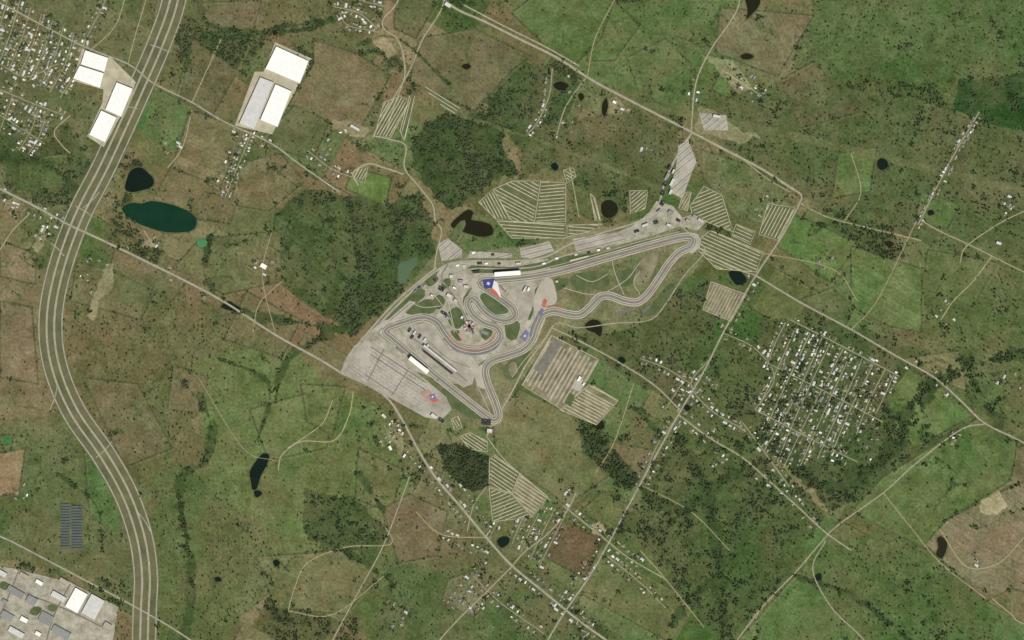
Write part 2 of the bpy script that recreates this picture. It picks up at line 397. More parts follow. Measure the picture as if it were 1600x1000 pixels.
# ================================================================ WATER
def pond(p,m='water',bank=(78,82,52)):
    q=smooth(p,True,3); line(q,2.2,bank,.3,.6)
    o=poly('pond_water',p,m,.16,sm_=True); clearline(q,1.0); return o
pond([(195,294),(203,268),(218,261),(228,267),(240,280),(237,292),(215,299),(203,300)],'water')
pond([(190,326),(205,317),(222,318),(235,314),(262,318),(290,328),(307,342),(303,358),(285,363),(255,362),(225,353),(205,343)],'waterg')
pond([(704,352),(716,338),(732,327),(740,333),(736,343),(752,346),(768,352),(770,366),(752,370),(735,366),(718,360)],'waterb')
pond([(392,752),(390,738),(400,720),(412,708),(421,712),(416,728),(407,745),(401,764),(394,764)],'water')
pond([(397,768),(404,766),(410,771),(403,777),(398,775)])
pond([(864,132),(876,127),(889,133),(880,141),(870,140)],'waterb')
pond([(1138,426),(1150,420),(1164,431),(1166,441),(1152,446),(1144,438)],'water')
pond([(940,318),(950,312),(961,316),(966,326),(961,337),(948,341),(940,333)],'waterb')
pond([(1371,251),(1378,247),(1387,252),(1386,262),(1377,266),(1371,260)],'water')
pond([(914,507),(926,499),(938,503),(941,515),(938,526),(929,520),(918,516)],'waterb')
pond([(1464,842),(1471,838),(1480,848),(1478,862),(1471,873),(1462,866),(1466,855)],'waterb')
pond([(776,845),(785,838),(796,840),(794,850),(783,856)],'water')
pond([(1160,-20),(1175,-20),(1188,0),(1184,12),(1175,22),(1166,30),(1168,15)],'waterb')
pond([(345,478),(357,470),(368,476),(378,483),(368,487),(352,483)],'waterb')
pond([(721,103),(730,99),(736,104),(728,109)],'waterb')
pond([(1157,87),(1168,83),(1178,88),(1170,93),(1160,92)],'waterb')
pond([(624,412),(640,406),(652,402),(650,415),(641,425),(634,443),(623,440),(622,425)],'waterl')
pond([(308,376),(316,373),(324,378),(320,386),(310,385)],'watert')
pond([(426,878),(432,874),(438,880),(431,886)]); pond([(1380,379),(1390,376),(1398,382),(1388,386)],'waterb')
pond([(335,903),(342,901),(347,907),(338,909)]); pond([(942,160),(948,153),(950,168),(944,182),(940,172)],'waterb')
pond([(1449,330),(1457,328),(1460,334),(1452,337)]); pond([(860,258),(868,254),(873,262),(866,267)])
pond([(1068,635),(1074,632),(1080,638),(1072,643)]); pond([(1272,900),(1282,895),(1284,905),(1274,908)])
pond([(924,655),(940,655),(945,668),(934,672),(924,662)],'waterb'); pond([(965,560),(973,557),(978,565),(969,570)])
pond([(903,148),(909,145),(913,152),(907,158)],'waterb'); pond([(425,48),(431,46),(434,52),(428,55)],'waterb')
# ================================================================ ROADS
hw=[(292,-110),(272,0),(250,65),(222,130),(165,255),(122,340),(92,425),(79,500),(86,570),(115,642),(163,712),(198,775),(220,840),(228,900),(226,960),(222,1110)]
ribbon('highway_verge',hw,40,'median',.1,clear=1)
for o_ in (-6,6):
    ribbon('highway',hw,3.0,'hwy',.5,off=o_)
    for e in (-1.2,1.2): ribbon('highway_edge_line',hw,.06,'wpaint',.72,off=o_+e,clear=None,step=8)
for o_ in (-18,18): ribbon('frontage_road',hw,1.9,'road',.5,off=o_)
for a_,b_ in (((118,322),(144,338)),((100,400),(80,380)),((215,170),(190,165)),((215,800),(235,830)),((90,600),(78,640)),((175,690),(150,715)),((235,70),(262,80)),((155,300),(130,325))):
    ribbon('highway_ramp',[a_,((a_[0]+b_[0])/2+2,(a_[1]+b_[1])/2),b_],1.4,'road',.45)
R=[('road',[(-110,240),(0,295),(60,325),(105,350),(180,385),(330,460),(430,523),(500,562),(535,584)],3,'road'),
('road',[(535,584),(575,602),(605,622),(628,655),(652,700),(680,745),(720,792),(760,840),(800,884),(850,925),(905,970),(960,1010),(1060,1090)],3,'road'),
('road',[(-110,-40),(0,5),(60,36),(130,72),(200,100),(240,130),(300,160),(350,190),(420,222),(470,258),(530,300)],1.9,'road'),
('highway',[(640,-60),(700,5),(760,35),(820,65),(870,90),(930,128),(1000,165),(1080,206),(1135,235),(1190,264),(1240,296)],3.2,'hwy'),
('highway',[(725,8),(790,42),(850,72),(905,103)],2.0,'hwy'),
('road',[(1240,296),(1252,305),(1248,320),(1220,372),(1180,432),(1130,520),(1100,580),(1060,648),(1000,757),(950,850),(918,905),(880,960),(850,1010)],2.2,'road'),
('road',[(1251,318),(1290,338),(1340,352),(1440,376)],1.2,'lane'),
('road',[(1180,430),(1250,472),(1330,515),(1400,556),(1460,590),(1500,625),(1540,662),(1600,692),(1720,760)],2.2,'road'),
('road',[(1080,206),(1084,150),(1092,115),(1112,75),(1140,35),(1156,0),(1170,-100)],1.8,'lane'),
('road',[(625,-60),(622,0),(600,28),(600,45),(620,60),(630,85),(632,120),(618,160),(605,200)],1.8,'lane'),
('road',[(700,-60),(692,8),(660,62),(640,110),(605,170),(582,215)],1.8,'lane'),
('road',[(582,212),(610,218),(634,228),(632,262),(655,292),(676,320),(680,345),(690,360),(682,395),(678,425)],1.8,'lane'),
('road',[(560,290),(552,270),(575,256),(600,262),(630,272)],2.4,'lane'),
('road',[(-110,795),(0,838),(60,868),(130,905),(200,942),(270,982),(340,1030),(420,1090)],2.2,'road'),
('road',[(640,745),(600,850),(560,925),(515,1010),(480,1090)],1.5,'lane'),
('road',[(800,885),(760,925),(700,985),(640,1060)],1.6,'lane'),
('road',[(800,885),(820,862),(855,835),(885,800),(900,770)],1.5,'lane'),
('road',[(1060,648),(1110,685),(1160,715),(1200,750),(1250,795),(1290,832),(1330,860)],1.7,'lane'),
('road',[(1180,430),(1150,420),(1110,400),(1090,385)],1.8,'lane'),
('road',[(1540,662),(1500,672),(1430,725),(1380,770),(1310,820),(1285,845),(1245,892),(1190,950),(1130,1030)],1.6,'lane'),
('road',[(1290,845),(1270,890),(1300,950),(1350,1000),(1400,1070)],1.3,'lane'),
('road',[(1600,700),(1640,690),(1720,640)],1.4,'lane'),
('road',[(862,512),(900,530),(960,562),(1020,600),(1062,640)],1.8,'lane'),
('road',[(1440,345),(1470,362),(1520,385),(1600,425),(1720,480)],1.4,'lane'),
('road',[(1530,175),(1500,225),(1470,280),(1435,350)],1.3,'lane'),
('road',[(760,682),(775,655),(800,612),(822,570),(850,532),(862,512)],2.4,'lane'),
('road',[(760,682),(790,720),(830,755),(860,782)],1.4,'lane'),
('road',[(535,584),(542,560),(570,525),(610,480),(645,448),(682,418)],2.6,'road'),
('road',[(880,790),(930,830),(980,870),(1040,905)],1.4,'lane'),
('road',[(890,260),(905,340)],1,'dirt'),
('road',[(918,118),(885,165),(870,210)],1.3,'lane'),
('road',[(863,108),(858,150),(840,190),(825,210)],1.2,'lane'),
('dirt_road',[(552,612),(545,650),(522,688),(470,690),(440,712),(435,735)],1.2,'dirt'),
('dirt_road',[(520,625),(505,660),(480,680),(450,700)],1,'dirt'),
('dirt_road',[(600,820),(610,850),(540,855),(480,880),(460,920),(450,955)],.9,'dirt'),
('dirt_road',[(450,955),(520,960),(600,900)],.8,'dirt'),
('dirt_road',[(300,172),(285,230),(262,262)],1,'dirt'),
('dirt_road',[(345,62),(330,95),(300,160)],.9,'dirt'),
('dirt_road',[(200,100),(210,60),(228,0)],.9,'dirt'),
('dirt_road',[(110,180),(85,205),(95,225),(110,240)],1.2,'dirt'),
('dirt_road',[(1150,240),(1200,280),(1235,300)],.9,'dirt'),
('dirt_road',[(440,440),(405,475),(395,520)],.8,'dirt'),
('dirt_road',[(1600,330),(1560,350),(1510,385),(1500,410)],1.1,'dirt'),
('dirt_road',[(1470,500),(1490,470),(1520,440),(1550,400)],1.1,'dirt'),
('dirt_road',[(1600,840),(1560,880),(1510,885),(1470,830)],1,'dirt'),
('dirt_road',[(1550,935),(1580,960),(1600,975),(1700,1010)],1.1,'dirt'),
('dirt_road',[(1320,345),(1345,300),(1330,240)],.8,'dirt'),
('dirt_road',[(990,600),(960,690),(930,740)],.8,'dirt'),
('dirt_road',[(650,800),(690,835),(760,840)],.9,'dirt'),
('dirt_road',[(760,760),(740,790),(730,830)],.9,'dirt'),
('dirt_road',[(0,390),(20,360),(45,335)],1.2,'dirt'),
('dirt_road',[(1190,395),(1300,420),(1340,470)],.7,'dirt'),
('dirt_road',[(240,385),(225,360)],1,'dirt'),
('dirt_road',[(430,522),(410,430),(425,360)],.7,'dirt'),('dirt_road',[(1000,757),(1080,800),(1140,860)],.7,'dirt'),('dirt_road',[(140,80),(180,40),(200,-20)],.9,'dirt'),
('dirt_road',[(1380,770),(1420,820),(1470,880),(1540,935)],.8,'dirt'),('dirt_road',[(1100,980),(1040,905),(1000,860)],.8,'dirt'),('dirt_road',[(310,590),(380,700),(430,720)],.5,'dirt'),('dirt_road',[(960,0),(930,60),(918,118)],.8,'dirt'),('dirt_road',[(1430,350),(1370,470),(1330,515)],.7,'dirt'),
]
roads=[]
for n,p,w,m in R:
    _,q=ribbon(n,p,w,m,.5 if w>1.7 else .3); roads.append((n,q,w))
    line(q,w/2+1.2,(112,108,76),None,.4)
for q in (R[0][1],R[1][1],R[5][1],R[7][1]): ribbon('centre_line',q,.06,'yellow',.72,clear=None,step=8)
houses=[]
def street(p,w=1.3,off=5,sp=6,hp=.8,road=True,m='lane'):
    if road: _,q=ribbon('residential_street',p,w*.85,m,.3)
    else: q=smooth(p)
    line(q,w/2+.6,(124,118,88),None,.35)
    Q=np.array(q); seg=np.hypot(*np.diff(Q,axis=0).T); L=np.concatenate([[0],np.cumsum(seg)])
    for side in (-1,1):
        s=random.uniform(1,sp)
        while s<L[-1]:
            x=np.interp(s,L,Q[:,0]);y=np.interp(s,L,Q[:,1]); x2=np.interp(s+1,L,Q[:,0]);y2=np.interp(s+1,L,Q[:,1])
            an=math.atan2(y2-y,x2-x) if (x2!=x or y2!=y) else 0
            if random.random()<hp:
                o=side*(off+random.uniform(-1,1.6)); houses.append((x-math.sin(an)*o,y+math.cos(an)*o,math.degrees(an)+random.choice((0,0,90))+random.uniform(-8,8)))
            s+=sp*random.uniform(.8,1.4)
def blob(cx,cy,r,n):
    for _ in range(n):
        a=random.uniform(0,6.28); q=r*math.sqrt(random.random()); houses.append((cx+q*math.cos(a),cy+q*math.sin(a),29+random.choice((0,90))+random.uniform(-10,10)))
for k in range(11):
    x0,y0=1234+k*17,494+k*8.2
    L=[80,130,165,185,195,195,185,165,140,110,70][k]; j=lambda: random.uniform(-5,5)
    street([(x0-5+j(),y0+10),(x0-L*.25+j(),y0+L*.55),(x0-L*.47+j(),y0+L)],1.1,4.8,6.4,.7)
street([(1236,500),(1310,538),(1405,588)],1.2,4,7,.5); street([(1205,570),(1290,612),(1380,660)],1.1,4,8,.3); street([(1180,640),(1260,682),(1340,722)],1.1,4,7,.4)
street([(1110,560),(1080,600),(1110,640),(1160,670)],1.1,5,9,.7); street([(1060,650),(1030,690),(1010,735)],1,6,10,.6)
street([(1065,600),(1040,640)],1,6,8,.7); street([(1000,560),(1040,575),(1080,600)],1,5,8,.6); street([(1130,520),(1180,545),(1210,590),(1180,640)],1,5,9,.6)
street([(1160,660),(1190,700),(1240,770)],1,5,9,.6); street([(1180,740),(1230,770),(1280,830)],1,6,8,.6,road=False)
street([(1060,640),(1110,690),(1150,720)],1,6,8,.6,road=False)
street([(1530,175),(1500,225),(1470,285),(1432,355)],1,4,6,.7,road=False)
for k in range(8):
    street([(14+k*17,-8+k*10),(0+k*17,40+k*10),(-18+k*16,90+k*9)],1,4.4,5.6,.72)
street([(0,140),(60,165),(100,180)],1.1,5,6,.7); street([(60,170),(50,200),(30,235)],1,5,6,.7); street([(75,175),(60,215),(45,240)],1,5,6,.6); street([(0,180),(40,205),(70,225)],1,5,6,.7); street([(20,150),(5,190),(-10,230)],1,5,6,.7)
street([(0,100),(40,120),(90,100)],1,5,6,.7); street([(130,70),(150,30),(165,0)],1,5,7,.7)
street([(398,195),(380,240),(352,308)],1,5,5.5,.85); street([(385,190),(368,230),(345,285)],.8,4,8,.5,road=False)
street([(520,10),(560,20),(590,45)],1.2,5,5,.8); street([(530,20),(545,40),(590,50)],1,4,5,.7)
street([(560,0),(600,10)],1,4,5,.7); street([(480,235),(520,265),(560,280)],1,6,8,.7); street([(500,240),(530,215),(570,205)],1,6,9,.6,road=False)
street([(858,120),(850,170),(822,212)],1,4,6,.85,road=False); street([(880,120),(900,150),(880,200)],1,8,10,.7,road=False)
street([(1130,110),(1160,130),(1190,150)],1,5,7,.6,m='dirt'); blob(1175,140,22,7)
street([(760,850),(790,790),(800,770)],.8,5,7,.7)
for k in range(4): street([(835+k*16,775+k*10),(812+k*16,820+k*10),(800+k*14,850+k*12)],.9,5,7,.7)
street([(640,700),(690,760),(740,820)],1,7,8,.75,road=False); street([(800,885),(860,930),(930,990)],1,8,8,.75,road=False)
street([(740,900),(780,940),(850,990)],1,6,9,.65); street([(880,790),(930,830),(1000,880)],1,6,8,.7,road=False)
street([(950,850),(900,910),(870,960)],1,6,8,.7,road=False); street([(690,830),(760,870)],1,6,8,.6,road=False)
street([(690,740),(720,770),(760,830)],1,7,9,.7,road=False); street([(770,850),(740,900),(700,950)],1,6,9,.6,road=False)
street([(950,870),(1000,910),(1040,950)],1,6,8,.65); street([(1100,580),(1060,650),(1000,760)],1,8,9,.7,road=False)
street([(1400,556),(1460,590),(1500,625)],1,8,26,.6,road=False); street([(1180,430),(1130,520)],1,8,12,.7,road=False)
street([(180,385),(330,460)],1,8,30,.5,road=False); street([(360,195),(420,225)],1,6,10,.6,road=False); street([(0,300),(100,350)],1,8,9,.6,road=False); street([(1080,160),(1092,115)],1,6,12,.6,road=False)
blob(1490,685,12,8); blob(1575,325,18,8); blob(1480,490,22,8); blob(1290,410,14,6); blob(1520,880,12,5); blob(975,170,22,6); blob(880,205,14,5)
blob(270,230,14,6); blob(240,380,10,5); blob(410,410,20,6); blob(150,430,28,10); blob(70,350,26,12); blob(20,320,20,10); blob(30,770,16,5)
blob(600,690,16,10); blob(620,670,14,10); blob(1010,230,12,6); blob(1200,320,22,7); blob(890,760,14,4); blob(1570,600,30,5); blob(40,200,40,24); blob(25,60,30,24);blob(45,130,40,20)
blob(915,985,30,12); blob(740,940,20,10); blob(610,960,26,6); blob(1120,700,30,14); blob(1100,620,30,16); blob(1290,600,70,30); blob(1330,680,50,26)
# ================================================================ CIRCUIT
poly('concourse_paving',[(562,530),(600,500),(640,466),(682,430),(692,414),(735,408),(800,410),(856,404),(862,430),(846,440),(856,470),(852,500),(838,535),(800,552),(768,556),(742,572),(738,600),(700,600),(650,580),(600,548),(575,540)],'pave',.14)
poly('paved_terrace',[(990,352),(1014,332),(1026,314),(1052,322),(1066,340),(1086,334),(1104,346),(1090,360),(1060,354),(1020,368),(985,378),(940,388),(930,378)],'pave',.18)
G=[[(592,508),(640,462),(658,450),(664,462),(632,488),(604,500)],[(634,488),(664,468),(682,472),(678,488),(654,492)],
[(700,488),(716,480),(726,500),(716,514),(702,506)],[(750,462),(766,458),(788,476),(794,488),(775,491),(760,482)],
[(740,446),(730,466),(738,488),(728,492),(724,466)],[(686,460),(696,470),(686,484),(674,474)],[(736,415),(800,417),(864,407),(867,417),(800,426),(738,425)],
[(875,403),(960,390),(1010,374),(1012,382),(960,400),(876,417)],[(895,430),(940,424),(952,432),(948,448),(915,454),(894,446)],[(962,428),(985,420),(1000,426),(985,446),(962,446)],
[(698,606),(730,620),(754,648),(742,655),(700,632),(688,614)],[(806,448),(824,430),(832,434),(816,448)],[(836,452),(848,446),(852,464),(840,482)],
[(700,372),(720,345),(728,350),(710,380)],[(866,442),(886,434),(888,444),(868,456)],[(990,486),(1012,482),(1045,444),(1054,450),(1022,492)],
[(800,562),(828,548),(815,584),(795,594),(785,578)],[(690,440),(702,434),(704,446),(692,452)],[(664,440),(676,428),(686,436),(672,448)],[(750,520),(762,510),(770,520),(758,532)],[(704,518),(716,516),(724,530),(714,532)],[(790,500),(812,505),(806,530),(792,528)],[(822,470),(834,480),(828,500),(818,492)]]
for g in G: poly('infield_grass',g,'green',.46,clear=False,sm_=True)
for g in ([(746,585),(760,578),(766,612),(768,640),(756,634),(744,612)],[(795,570),(806,566),(808,582),(798,588)],[(1005,400),(1030,396),(1012,440),(990,440)]): poly('bare_ground',g,'lotbrown',.5,False,sm_=True)
for p in ([(880,450),(930,460),(975,440),(1000,410)],[(955,402),(962,430),(975,460)],[(900,430),(925,440),(950,428)],[(1000,424),(990,440),(1000,460)],[(700,606),(740,632),(765,662)],[(745,600),(755,622),(768,650)],[(640,470),(660,480),(690,478)],[(700,470),(715,520),(745,500)],[(690,440),(720,470),(730,500)],[(670,450),(700,490),(710,520)]):
    ribbon('service_road',p,1.1,'runoff',.56,clear=.5)
trk=[(612,528),(640,552),(680,586),(722,620),(758,648),(772,657),(779,650),(774,630),(762,600),(758,578),(768,564),(795,555),(818,546),(832,530),(838,512),(848,492),(866,486),(884,490),(905,492),(922,480),(936,465),(952,462),(975,470),(996,472),(1012,460),(1028,438),(1045,412),(1062,394),(1078,386),(1083,374),(1070,370),(1020,382),(950,402),(880,422),(830,432),(780,437),(752,439),(752,446),(768,456),(788,470),(802,482),(804,494),(792,501),(772,497),(756,486),(744,470),(736,466),(731,474),(738,490),(755,504),(776,512),(782,526),(770,540),(745,548),(715,542),(696,524),(682,504),(660,496),(632,503),(606,512),(602,520)]
ribbon('runoff_area',trk,13,'runoff',.62,closed=True,clear=3)
ribbon('verge_grass',trk,9.2,'green',.80,closed=True,clear=None)
ribbon('runoff_edge',trk,7,'runoff',.98,closed=True,clear=None)
ribbon('race_track',trk,4.2,'track',1.16,closed=True,clear=None)
for e in (-2.0,2.0): ribbon('track_edge_line',trk,.1,'wpaint',1.34,off=e,closed=True,clear=None)
for p in ([(756,570),(746,575),(742,590),(750,606),(762,604)],[(592,508),(602,500),(626,500),(610,512),(596,528)],[(1068,364),(1090,366),(1094,384),(1080,396),(1076,386),(1086,374)],[(742,434),(735,440),(742,458),(756,450),(752,440)],[(846,440),(862,436),(870,470),(852,482),(838,500),(834,470)]): poly('runoff_area',p,'runoff',.7,sm_=True)
ribbon('red_kerb',[(960,397),(930,405),(880,420)],.8,'fred',1.5,clear=None); ribbon('red_kerb',[(1068,374),(1020,385),(970,399)],.8,'fred',1.5,clear=None)
ribbon('red_kerb',[(1064,397),(1046,416),(1030,442)],1.2,'fred',1.5,clear=None)
for p,w,m in (([(700,520),(716,536),(745,541),(765,534),(776,518)],.8,'red'),([(693,529),(714,548),(745,554),(773,545),(787,527)],1.6,'fblue'),([(697,526),(716,544),(745,550),(770,541)],.5,'red'),
 ([(660,490),(684,499),(700,520)],.8,'fblue'),([(744,462),(757,480),(772,491),(790,494)],.9,'teal'),([(757,452),(775,464),(796,480)],.7,'teal'),
 ([(843,486),(833,508),(828,526)],2.0,'fblue'),([(848,480),(862,478),(882,482)],1.2,'red'),([(920,470),(934,458),(952,455)],1.0,'fred'),([(598,512),(592,520),(606,534)],1.2,'teal'),([(824,528),(812,537),(796,545)],1.2,'fred')):
    ribbon('painted_kerb',p,w,m,1.7,clear=None)
def star(name,cx,cy,r,m,z):
    p=[(cx+(r if i%2==0 else r*.4)*math.sin(i*math.pi/5+.4),cy-(r if i%2==0 else r*.4)*math.cos(i*math.pi/5+.4)) for i in range(10)]
    poly(name,p,m,z,False)
poly('painted_flag',[(754,437),(772,435),(776,442),(769,450),(757,451)],'blue',1.9,False); star('painted_flag_star',763,443,3.6,'wpaint',2.1)
poly('painted_flag',[(772,438),(778,442),(783,466),(769,450)],'wpaint',1.9,False); poly('painted_flag',[(769,450),(775,455),(783,467),(777,464),(763,454)],'red',2.1,False)
poly('painted_runoff',[(846,478),(850,467),(855,469),(852,479)],'red',1.9,False); poly('painted_runoff',[(842,490),(846,481),(850,484),(845,496)],'fblue',1.9,False)
poly('painted_runoff',[(812,528),(822,515),(827,520),(821,534)],'fblue',1.9,False); star('painted_star',820,525,2.6,'wpaint',2.1)
poly('car_park',[(553,540),(572,531),(600,545),(640,572),(697,620),(706,640),(690,656),(664,652),(610,622),(532,580)],'lot',.40)
LP=[(558,542),(572,535),(640,575),(690,618),(660,640),(540,578)]
s1=stripes('parking_bay_lines',LP,33,5.2,.9,'rowline',.9,jit=16,skip=.1)
stripes('parking_rows',LP,33,10.4,1.5,'asphalt',.8,jit=30,skip=.15); ribbon('parking_aisle',[(600,545),(575,595)],1.4,'asphalt',1.0,clear=None); ribbon('parking_aisle',[(640,575),(612,618)],1.4,'asphalt',1.0,clear=None)
poly('painted_flag_ground',[(654,613),(670,608),(686,627),(670,630)],'fred',1.0,False); poly('painted_flag_ground',[(670,624),(680,620),(686,626),(678,629)],'red',1.15,False)
poly('painted_flag_ground',[(670,617),(679,615),(682,623),(673,625)],'fblue',1.3,False); star('painted_flag_star',676,620,2.4,'wpaint',1.5)
poly('paddock_asphalt',[(628,520),(640,510),(664,504),(682,518),(700,545),(738,558),(748,570),(738,600),(724,606),(690,578),(650,546)],'lot',.62)
poly('paddock_asphalt',[(800,445),(828,436),(836,470),(824,500),(812,500),(812,480),(795,462)],'lot',.62)
ribbon('support_paddock_road',[(640,524),(690,562),(730,596)],1.6,'asphalt',.9)
ribbon('paddock_row',[(642,516),(668,532),(700,560),(735,574)],1,'asphalt',.9)
ribbon('circuit_road',[(1082,206),(1060,240),(1040,280),(1028,320),(1000,345),(940,364),(890,382),(850,402),(800,408),(740,408),(700,413),(660,440),(620,478),(580,520),(548,558),(536,580)],3,'road',.9)
ribbon('circuit_road',[(1028,335),(990,365),(940,384),(880,400),(840,416),(790,420),(740,420),(712,428)],2.2,'road',.9)
ribbon('circuit_road',[(700,413),(690,432),(700,450),(720,480),(732,505)],2,'asphalt',.9)
ribbon('service_road',[(1062,352),(1072,360),(1095,380),(1100,395),(1068,432),(1040,475),(1015,500),(960,505),(905,512),(870,505),(850,530),(820,562),(800,590)],1.5,'lane',.9)
ribbon('service_road',[(1062,362),(1020,372),(950,392),(880,412),(830,424)],1.0,'runoff',.9)
for p in ([(684,382),(700,372),(722,390),(722,402),(690,408)],[(812,388),(858,377),(866,392),(830,404),(814,402)],[(895,373),(972,362),(980,376),(900,392)],[(604,502),(640,470),(650,472),(612,510)],[(735,392),(800,396),(800,403),(730,403)],
          [(1060,228),(1075,218),(1088,252),(1066,310),(1046,300),(1056,262)],[(1092,176),(1135,180),(1138,204),(1100,203)]):
    poly('car_park',p,'lot',.5); stripes('parking_bay_lines',p,-14 if p[0][0]>700 and p[0][0]<1000 else -40,4,.8,'rowline',.95,skip=.1); stripes('parked_row_stripes',p,-14 if p[0][0]>700 and p[0][0]<1000 else -40,8,.8,'asphalt',.99,skip=.2)  # pale bay lines, plus darker asphalt stripes at wider spacing
def camp(p,ang,sp=4.4,w=1.5,m='beige',base='lotgrass',skip=.03,jit=2,border=True):
    poly('camping_lot',p,base,.2); stripes('camping_rows',p,ang,sp*1.05,w*.9,m,.9,jit=jit,skip=skip)
    if border: ribbon('gravel_lane',p+[p[0]],1.1,'beige',.7,sm_=False)
camp([(748,316),(770,296),(800,345),(775,342)],62); camp([(770,296),(800,283),(845,283),(835,348),(800,345)],28,5); camp([(845,283),(884,286),(884,346),(835,348)],-5,5)
camp([(776,345),(884,350),(884,372),(800,372)],4,5); camp([(886,352),(942,350),(920,362),(886,370)],4,5)
camp([(1078,322),(1100,291),(1128,305),(1140,345),(1146,362),(1112,350),(1082,335)],-22,5); camp([(1095,372),(1110,360),(1192,394),(1182,425),(1120,420),(1092,392)],24,5,jit=3)
camp([(1200,318),(1242,325),(1216,376),(1186,366)],-62,5); camp([(1111,440),(1166,460),(1142,502),(1098,484)],-62,4.6,1.8,'greyrow','lotbrown')
camp([(862,524),(936,562),(908,610),(878,640),(816,602)],-60,6.2,3.6,'greyrow','lotbrown',jit=9)
camp([(922,600),(966,626),(932,664),(874,640),(908,612)],28,4.8,1.8,'beige','lotbrown')
camp([(765,718),(772,710),(812,740),(800,770),(764,760)],34,5,1.6); camp([(812,740),(856,776),(832,808),(800,770)],34,5,1.6,'beige','lotbrown'); camp([(764,762),(800,772),(830,808),(770,815)],-22,5,1.5)
camp([(718,682),(735,676),(762,690),(762,706),(735,702)],34,4.4); camp([(705,655),(716,650),(722,668),(710,672)],60,4)
camp([(984,298),(1012,298),(1008,326),(985,334)],-40,4.4); camp([(922,302),(930,310),(938,345),(930,345)],75,4)
camp([(600,160),(625,150),(640,160),(610,215),(585,212)],-60,4.2,1.6); camp([(655,132),(670,136),(720,170),(712,180),(690,165)],32,5,1.3,border=False); camp([(632,220),(625,205),(640,150),(648,150)],-75,6,1.2)
camp([(880,266),(896,262),(900,276),(886,286)],30,4); camp([(560,262),(575,260),(570,285),(552,280)],-60,4,1.4)
camp([(1150,350),(1180,362),(1172,382),(1144,368)],24,5,1.3); camp([(1068,300),(1080,300),(1074,330),(1060,326)],-60,4,1.2,'beige','lotbrown')
poly('gravel_yard',[(868,530),(880,536),(846,586),(834,576)],'asphalt',1.1,False); poly('grass_patch',[(882,628),(890,614),(898,618),(892,636)],'green',1.3,False); ribbon('yard_lane',[(905,545),(860,622)],2,'runoff',1.2,clear=None); ribbon('yard_lane',[(862,524),(816,602)],2,'runoff',1.2,clear=None)
poly('gravel_yard',[(900,590),(915,596),(905,612),(892,606)],'runoff',1.3,False)
# ================================================================ BUILDINGS
poly('warehouse_yard',[(128,76),(172,88),(212,128),(205,150),(162,230),(136,213),(160,160),(162,140),(114,126)],'gravel',.2); poly('warehouse_yard',[(430,66),(488,92),(425,210),(367,196),(398,112),(412,112)],'gravel',.2)
flat('warehouse',[(134,79),(170,91),(164,113),(127,101)],units=14); flat('warehouse',[(125,103),(163,115),(157,138),(115,123)],units=14)
flat('warehouse',[(183,129),(208,139),(190,183),(165,172)],units=14); flat('warehouse',[(159,173),(183,184),(165,223),(140,211)],units=14)
flat('warehouse',[(432,73),(483,96),(469,131),(415,108)],units=20); flat('warehouse',[(407,121),(428,129),(398,203),(374,194)],units=16,roof='white2'); flat('warehouse',[(431,132),(456,143),(434,199),(407,188)],units=16)
flat('industrial_building',rect(412,416,10,7,30),7,'white',units=4); flat('industrial_building',rect(1178,445,6,4,30),6,'white2',units=2)
ind=[(25,925,28,10,'greyroof'),(50,938,16,12,'grey'),(92,932,24,9,'white2'),(120,938,22,34,'white'),(12,962,20,10,'grey'),(72,966,20,16,'greyroof'),(146,948,24,34,'white2'),(168,978,12,10,'tan'),(26,988,26,9,'white2'),(96,988,30,12,'grey'),(62,910,12,6,'white'),(100,908,14,7,'tan'),(4,896,14,8,'white2'),(38,899,14,6,'tan'),(38,968,12,7,'white'),(8,940,10,6,'grey'),(60,990,9,6,'white')]
poly('industrial_yard',[(-40,880),(20,888),(110,910),(185,948),(175,1010),(-40,1010)],'pave',.2)
for x,y,l,w,m in ind: flat('industrial_building',rect(x,y,l,w,29 if l>w else 29),8,m,units=3)
for p in ([(-40,905),(60,935),(120,960),(170,985)],[(30,890),(10,940),(-10,990)],[(110,912),(85,960),(70,1010)]): ribbon('yard_lane',p,2.4,'asphalt',.4)
for p in ([(52,948),(66,950),(58,962),(46,958)],[(2,908),(14,912),(10,922),(0,918)],[(78,944),(90,948),(84,956),(74,952)]): poly('grass_patch',p,'green',.5,False,sm_=True)
